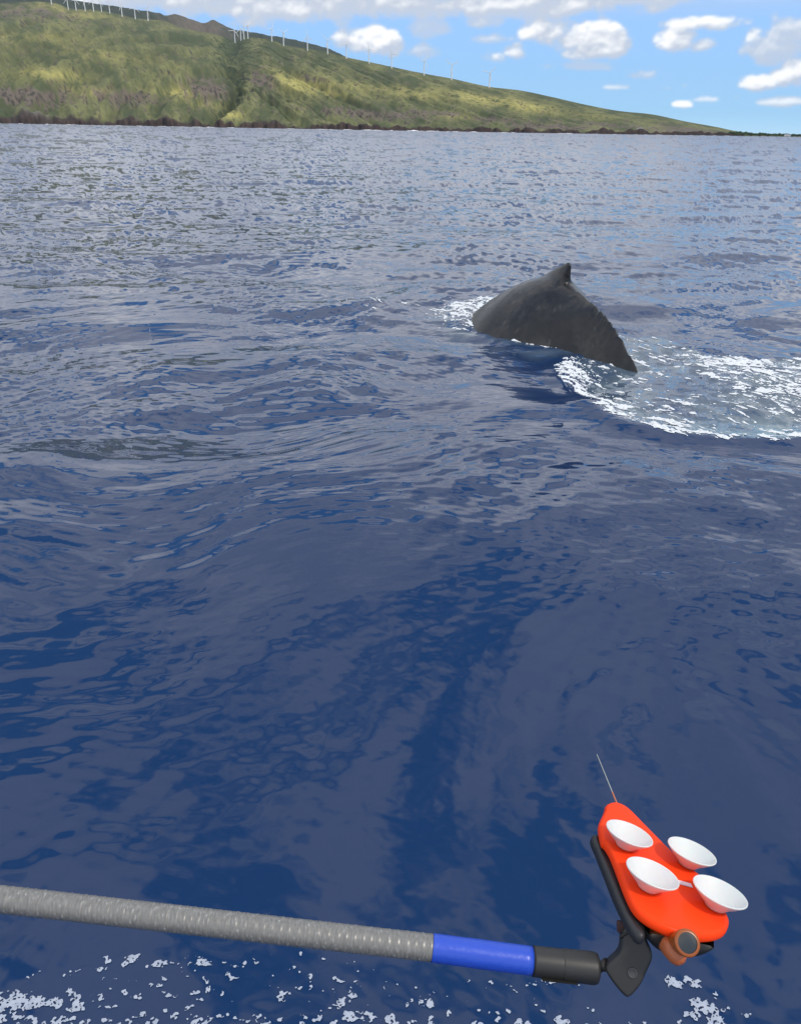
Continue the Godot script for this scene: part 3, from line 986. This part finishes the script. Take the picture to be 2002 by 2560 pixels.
func make_house(az: float, q: float, size: Vector3, label: String, k: int) -> void:
	var o := Node3D.new()
	o.name = "house" if k == 0 else "house_%03d" % k
	add_child(o)
	o.position = hill_point(az, q)
	o.rotation.y = deg_to_rad(-az)
	var wall := BoxMesh.new()
	wall.size = size
	put("wall", wall, mat(lin(0.78, 0.77, 0.74), 0.8), o).position = Vector3(0, size.y / 2 - 1.0, 0)
	var roof := PrismMesh.new()
	roof.size = Vector3(size.x * 1.08, size.y * 0.45, size.z * 1.1)
	put("roof", roof, mat(lin(0.45, 0.43, 0.40), 0.8), o).position = Vector3(0, size.y * 1.225 - 1.0, 0)
	tag(o, label, "house", "buildings along the far shore")

# ------------------------------------------------------------------ tagging pole and tag
const TAG_X := Vector3(0.9662, -0.2575, 0.0069)
const TAG_Y := Vector3(-0.0564, -0.2376, -0.9697)
const TAG_Z := Vector3(0.2514, 0.9366, -0.2441)
const HOUSE_WAY := Vector3(-0.20, -0.76, 0.60)
const TAG_AT := Vector3(0.4316, 2.1129, -0.8947)

func tag_frame() -> Transform3D:
	return Transform3D(Basis(TAG_X, TAG_Y, TAG_Z).orthonormalized(), TAG_AT)

func make_tag() -> void:
	var o := Node3D.new()
	o.name = "whale_tag"
	add_child(o)
	o.transform = tag_frame()
	tag(o, "bright orange suction-cup tag with four white cups held over the water", "tag")
	var orange := mat(lin(0.97, 0.060, 0.010), 0.34, 0.20)
	var outline := smooth_outline([[-0.024, 0.205], [-0.001, 0.2205], [0.0217, 0.2085], [0.0383, 0.160], [0.054, 0.113], [0.0737, 0.062], [0.0885, 0.040], [0.0935, 0.010], [0.0945, -0.030], [0.0935, -0.056], [0.0870, -0.074], [0.069, -0.096], [0.0442, -0.111], [0.0124, -0.1205], [-0.013, -0.122], [-0.0351, -0.118], [-0.0587, -0.1065], [-0.0735, -0.085], [-0.0750, -0.048], [-0.0719, -0.009], [-0.0680, 0.046], [-0.0700, 0.0726], [-0.0735, 0.080], [-0.064, 0.127], [-0.0476, 0.1595], [-0.0335, 0.1857]], 4)
	put("body", slab(outline, -0.019, 0.0, 0.008), orange, o)
	# suction cups: a thin flaring bowl on a short stem
	var silicone := mat(lin(0.66, 0.655, 0.64), 0.34, 0.5)
	silicone.subsurf_scatter_enabled = true
	silicone.subsurf_scatter_strength = 0.25
	var bowl := lathe([[0.000, 0.0], [0.000, 0.015], [0.003, 0.017], [0.009, 0.0225], [0.017, 0.0325], [0.0248, 0.0405], [0.0262, 0.0416], [0.0274, 0.0414], [0.0279, 0.0405], [0.0274, 0.0393], [0.0258, 0.0380], [0.0170, 0.0275], [0.0105, 0.0175], [0.0075, 0.009], [0.0060, 0.004], [0.0075, 0.0018], [0.0075, 0.0]], Vector3.ZERO, Vector3.BACK, 48)
	var spots_at := [[-0.037, 0.068, 0.96], [0.072, 0.055, 0.98], [-0.036, -0.036, 1.0], [0.074, -0.047, 1.01]]
	for c in spots_at:
		var cup := put("suction_cup", bowl, silicone, o)
		cup.position = Vector3(c[0], c[1], 0.0005)
		cup.scale = Vector3.ONE * c[2]
		cup.rotation = Vector3(-0.07, 0.0, 0)
	# the printed strip between the lower cups
	var strip := put("label_strip", chamfer_box(Vector3(0.058, 0.011, 0.0012), 0.001), mat(lin(0.78, 0.62, 0.66), 0.5), o)
	strip.position = Vector3(0.026, 0.000, 0.0006)
	strip.rotation.z = -0.10
	var ink := put("print", chamfer_box(Vector3(0.016, 0.0022, 0.0006), 0.0002), mat(lin(0.33, 0.28, 0.32), 0.6), strip)
	ink.position = Vector3(-0.012, 0.002, 0.0008)
	# whip antenna
	put("antenna_base", lathe([[-0.004, 0.0035], [0.006, 0.0035], [0.012, 0.0018], [0.012, 0.0]], Vector3(0.004, 0.212, -0.008), Vector3(0.05, 0.94, 0.1), 14), mat(lin(0.5, 0.36, 0.28), 0.5), o)
	put("antenna", lathe([[0.0, 0.0011], [0.045, 0.0011], [0.16, 0.0008], [0.162, 0.0]], Vector3(0.0045, 0.224, -0.007), Vector3(0.03, 0.99, 0.09), 10), mat(lin(0.42, 0.44, 0.40), 0.35, 0.5, 0.4), o)
	put("antenna_sleeve", lathe([[0.0, 0.0015], [0.034, 0.0014], [0.035, 0.0]], Vector3(0.0045, 0.2245, -0.007), Vector3(0.03, 0.99, 0.09), 10), mat(lin(0.55, 0.16, 0.06), 0.4), o)
	# amber camera housing under the blunt end
	var amber := mat(lin(0.30, 0.075, 0.012), 0.30)
	var house := put("camera_housing", lathe([[-0.050, 0.0], [-0.049, 0.012], [-0.040, 0.0145], [-0.016, 0.0165], [0.0, 0.0185], [0.004, 0.0185], [0.0065, 0.0172], [0.0068, 0.0138]], Vector3(-0.021, -0.150, 0.003), HOUSE_WAY, 40), amber, o)
	put("lens", lathe([[0.0, 0.0], [0.0, 0.0140], [0.0012, 0.0140]], Vector3(-0.021, -0.150, 0.003) + HOUSE_WAY.normalized() * 0.0055, -HOUSE_WAY, 36), mat(lin(0.035, 0.040, 0.042), 0.18), house)
	put("lamp_housing", lathe([[-0.05, 0.0], [-0.05, 0.011], [-0.012, 0.0145], [0.0, 0.0142], [0.007, 0.0115], [0.011, 0.006], [0.0122, 0.0]], Vector3(-0.0170, -0.137, -0.030), Vector3(0.30, -0.88, 0.02), 32), mat(lin(0.42, 0.115, 0.040), 0.30), o)

func make_pole() -> void:
	var o := Node3D.new()
	o.name = "tagging_pole"
	add_child(o)
	var a := Vector3(-0.6084, 2.1177, -0.8303)
	var b := Vector3(0.0614, 2.0609, -0.8027)
	var e := Vector3(0.2199, 2.0448, -0.7949)
	var f := Vector3(0.3184, 2.0362, -0.7907)
	var way := (b - a).normalized()
	o.position = Vector3.ZERO
	tag(o, "grey ribbed pole with blue tape and a black end fitting reaching from the left", "pole")
	# the hoop-wound shaft: a low rib about every 14 mm
	var prof := [[0.0, 0.0], [0.0, 0.0196]]
	var long := a.distance_to(b) + 0.55
	var r := seeded(3)
	var s := 0.01
	while s < long - 0.004:
		var step := r.randf_range(0.0105, 0.0165)
		prof.append([s, 0.0196])
		prof.append([s + step * 0.55, 0.0197])
		prof.append([s + step * 0.70, 0.0199 + r.randf() * 0.0006])
		prof.append([s + step * 0.80, 0.0200])
		prof.append([s + step * 0.92, 0.0195])
		s += step
	prof.append([long, 0.0196])
	prof.append([long, 0.0])
	var carbon := mat(Color.WHITE, 0.42, 0.5, 0.15)
	carbon.uv1_triplanar = true
	carbon.uv1_scale = Vector3(9, 3, 3)
	carbon.albedo_texture = ramp_texture(noise_image(512, 0.05, 4, 41), [[0.0, Color(0.11, 0.108, 0.10)], [0.6, Color(0.19, 0.186, 0.175)], [0.80, Color(0.26, 0.255, 0.245)], [0.86, Color(0.5, 0.5, 0.48)], [1.0, Color(0.6, 0.6, 0.58)]])
	carbon.clearcoat_enabled = true
	carbon.clearcoat = 0.4
	carbon.clearcoat_roughness = 0.3
	carbon.normal_enabled = true
	carbon.normal_texture = normal_texture(noise_image(256, 0.08, 3, 42), 3.0)
	carbon.normal_scale = 0.12
	put("shaft", lathe(prof, a - way * 0.55, way, 44), carbon, o)
	var blue := mat(lin(0.020, 0.072, 0.50), 0.34, 0.5)
	blue.normal_enabled = true
	blue.uv1_triplanar = true
	blue.uv1_scale = Vector3(9, 9, 9)
	blue.normal_texture = normal_texture(noise_image(256, 0.02, 3, 43), 4.0)
	blue.normal_scale = 0.30
	var bl := b.distance_to(e)
	put("blue_tape", lathe([[0.0, 0.0193], [0.0, 0.0204], [bl * 0.33, 0.0203], [bl * 0.335, 0.0206], [bl * 0.9, 0.0205], [bl, 0.0203], [bl, 0.0]], b, e - b, 44), blue, o)
	var black := mat(lin(0.022, 0.022, 0.022), 0.48)
	var fl := e.distance_to(f)
	var fit := put("end_fitting", lathe([[-0.004, 0.0], [-0.004, 0.0212], [0.0, 0.0216], [fl * 0.40, 0.0220], [fl * 0.41, 0.0214], [fl * 0.43, 0.0214], [fl * 0.44, 0.0226], [fl * 0.92, 0.0232], [fl * 0.98, 0.0215], [fl, 0.017], [fl, 0.0]], e, f - e, 40), black, o)
	put("flat", chamfer_box(Vector3(0.055, 0.006, 0.020), 0.0015), mat(lin(0.016, 0.016, 0.016), 0.55), fit).transform = Transform3D(Basis(way, Vector3(0, 0.6, 0.8).cross(way).cross(way) * -1.0, Vector3(0, 0.6, 0.8)).orthonormalized(), e + way * 0.035 + Vector3(0, -0.008, 0.0185))
	# the knuckle that carries the cradle
	put("neck", lathe([[0.0, 0.0], [0.0, 0.009], [0.012, 0.007], [0.022, 0.010], [0.022, 0.0]], f - way * 0.004, Vector3(0.333, 2.052, -0.786) - f, 20), mat(lin(0.012, 0.010, 0.010), 0.6), o)
	var k_side := smooth_outline([[0.000, 0.000], [0.020, 0.022], [0.024, 0.048], [0.036, 0.062], [0.052, 0.058], [0.062, 0.040], [0.068, 0.020], [0.058, -0.004], [0.050, -0.020], [0.036, -0.036], [0.026, -0.037], [0.006, -0.016]], 4)
	var view := Vector3(-0.15, 0.60, 0.78).normalized()
	var kx := Vector3(0.985, 0.05, 0.10)
	kx = (kx - view * kx.dot(view)).normalized()
	var knuckle := put("knuckle", slab(k_side, -0.016, 0.016, 0.005), black, o)
	knuckle.transform = Transform3D(Basis(kx, view.cross(kx), view), Vector3(0.3265, 2.053, -0.787))
	put("bolt", lathe([[0.0, 0.0], [0.0, 0.0078], [0.002, 0.0074], [0.002, 0.0052], [0.0008, 0.0050], [0.0008, 0.0]], Vector3(0.038, -0.004, 0.0155), Vector3.BACK, 24), mat(lin(0.05, 0.05, 0.05), 0.3), knuckle)
	var clip := put("strap", lathe([[0.0, 0.0], [0.0, 0.0022], [0.028, 0.0022], [0.028, 0.0]], Vector3(0.020, 0.044, 0.015), Vector3(0.026, 0.016, 0.002), 10), mat(lin(0.008, 0.008, 0.008), 0.6), knuckle)
	clip.name = "strap"
	put("pin", chamfer_box(Vector3(0.012, 0.016, 0.010), 0.002), mat(lin(0.055, 0.022, 0.022), 0.6), knuckle).position = Vector3(0.024, 0.055, 0.0)
	# the cradle: a long side arm and a deep shell under the tag
	var fr := tag_frame()
	var side := smooth_outline([[-0.074, 0.118], [-0.060, 0.128], [-0.046, 0.118], [-0.046, 0.05], [-0.048, -0.02], [-0.05, -0.08], [-0.062, -0.118], [-0.078, -0.11], [-0.082, -0.05], [-0.079, 0.02], [-0.076, 0.08]], 4)
	var arm := put("cradle_arm", slab(side, -0.041, -0.0205, 0.008), mat(lin(0.020, 0.021, 0.024), 0.45), o)
	arm.transform = fr
	# shell: lofted bowl
	var v := PackedVector3Array()
	var rows := 19
	var cols := 25
	for i in rows:
		var t := minf(float(i) / (rows - 4), 1.0)
		var shut := maxf(0.0, float(i - (rows - 4)) / 3.0)            # the blunt end wall
		var y := lerpf(0.06, -0.115, t) - 0.004 * sin(shut * PI)
		var w := (0.062 * (1.0 - pow(absf(t - 0.6) / 0.68, 3.0)) + 0.004) * (1.0 - 0.10 * shut)
		var deep := 0.034 * sin(PI * clampf(0.12 + t * 0.55, 0.0, 1.0)) * (1.0 - shut)
		for j in cols:
			var x := -1.0 + 2.0 * j / (cols - 1)
			v.append(Vector3(-0.006 + x * w, y, -0.0188 - deep * pow(maxf(0.0, 1.0 - x * x), 0.6)))
	var shell := put("cradle_shell", arrays_mesh(v, grid_normals(v, rows, cols), grid_index(rows, cols)), mat(lin(0.010, 0.010, 0.010), 0.6), o)
	shell.transform = fr

# ------------------------------------------------------------------ scene
func _ready() -> void:
	var t0 := Time.get_ticks_msec()
	var cam := Camera3D.new()
	cam.fov = 66.0
	cam.near = 0.05
	cam.far = 60000.0
	cam.position = Vector3(0, EYE, 0)
	cam.rotation = Vector3(deg_to_rad(-25.93), 0, deg_to_rad(1.06))
	add_child(cam)
	cam.current = true

	for n in [[patch_noise, 1, 0.17, 3], [warp_noise, 2, 0.16, 2], [fine_noise, 3, 0.9, 3], [cloud_noise, 4, 0.02, 5], [hill_noise, 5, 0.03, 4], [ridge_noise, 6, 0.02, 3]]:
		var f: FastNoiseLite = n[0]
		f.noise_type = FastNoiseLite.TYPE_SIMPLEX_SMOOTH
		f.seed = n[1]
		f.frequency = n[2]
		f.fractal_type = FastNoiseLite.FRACTAL_FBM
		f.fractal_octaves = n[3]
	for p in WAKE: wake_poly.append(Vector2(p[0], p[1]))

	var env := Environment.new()
	env.background_mode = Environment.BG_SKY
	var pano := PanoramaSkyMaterial.new()
	pano.panorama = ImageTexture.create_from_image(make_sky())
	var sky := Sky.new()
	sky.sky_material = pano
	env.sky = sky
	env.tonemap_mode = Environment.TONE_MAPPER_LINEAR
	env.tonemap_exposure = 1.12
	env.sdfgi_enabled = true
	env.ssao_enabled = true
	env.ssil_enabled = true
	var we := WorldEnvironment.new()
	we.environment = env
	add_child(we)
	env.fog_enabled = true
	env.fog_density = 0.000014
	env.fog_light_color = Color(0.80, 0.88, 1.0)
	var sun := DirectionalLight3D.new()
	sun.light_energy = 0.55
	sun.light_angular_distance = 6.0
	sun.light_color = Color(1.0, 0.96, 0.90)
	sun.shadow_enabled = true
	add_child(sun)
	sun.look_at_from_position(Vector3.ZERO, Vector3(-0.50, -0.78, -0.30))
	print("sky ", Time.get_ticks_msec() - t0)
	make_waves()
	make_sea()
	print("sea ", Time.get_ticks_msec() - t0)
	make_hill()
	print("hill ", Time.get_ticks_msec() - t0)
	make_coast()
	make_surf()
	make_house(14.8, 0.022, Vector3(14, 6, 9), "tiny white house standing alone on the green lower slope at the right", 0)
	make_house(23.4, 0.01, Vector3(22, 7, 10), "low white building at the far right end of the tree-lined spit", 1)
	make_turbines()
	make_whale()
	print("whale ", Time.get_ticks_msec() - t0)
	make_foam()
	print("foam ", Time.get_ticks_msec() - t0)
	make_pole()
	make_tag()
	print("done ", Time.get_ticks_msec() - t0)
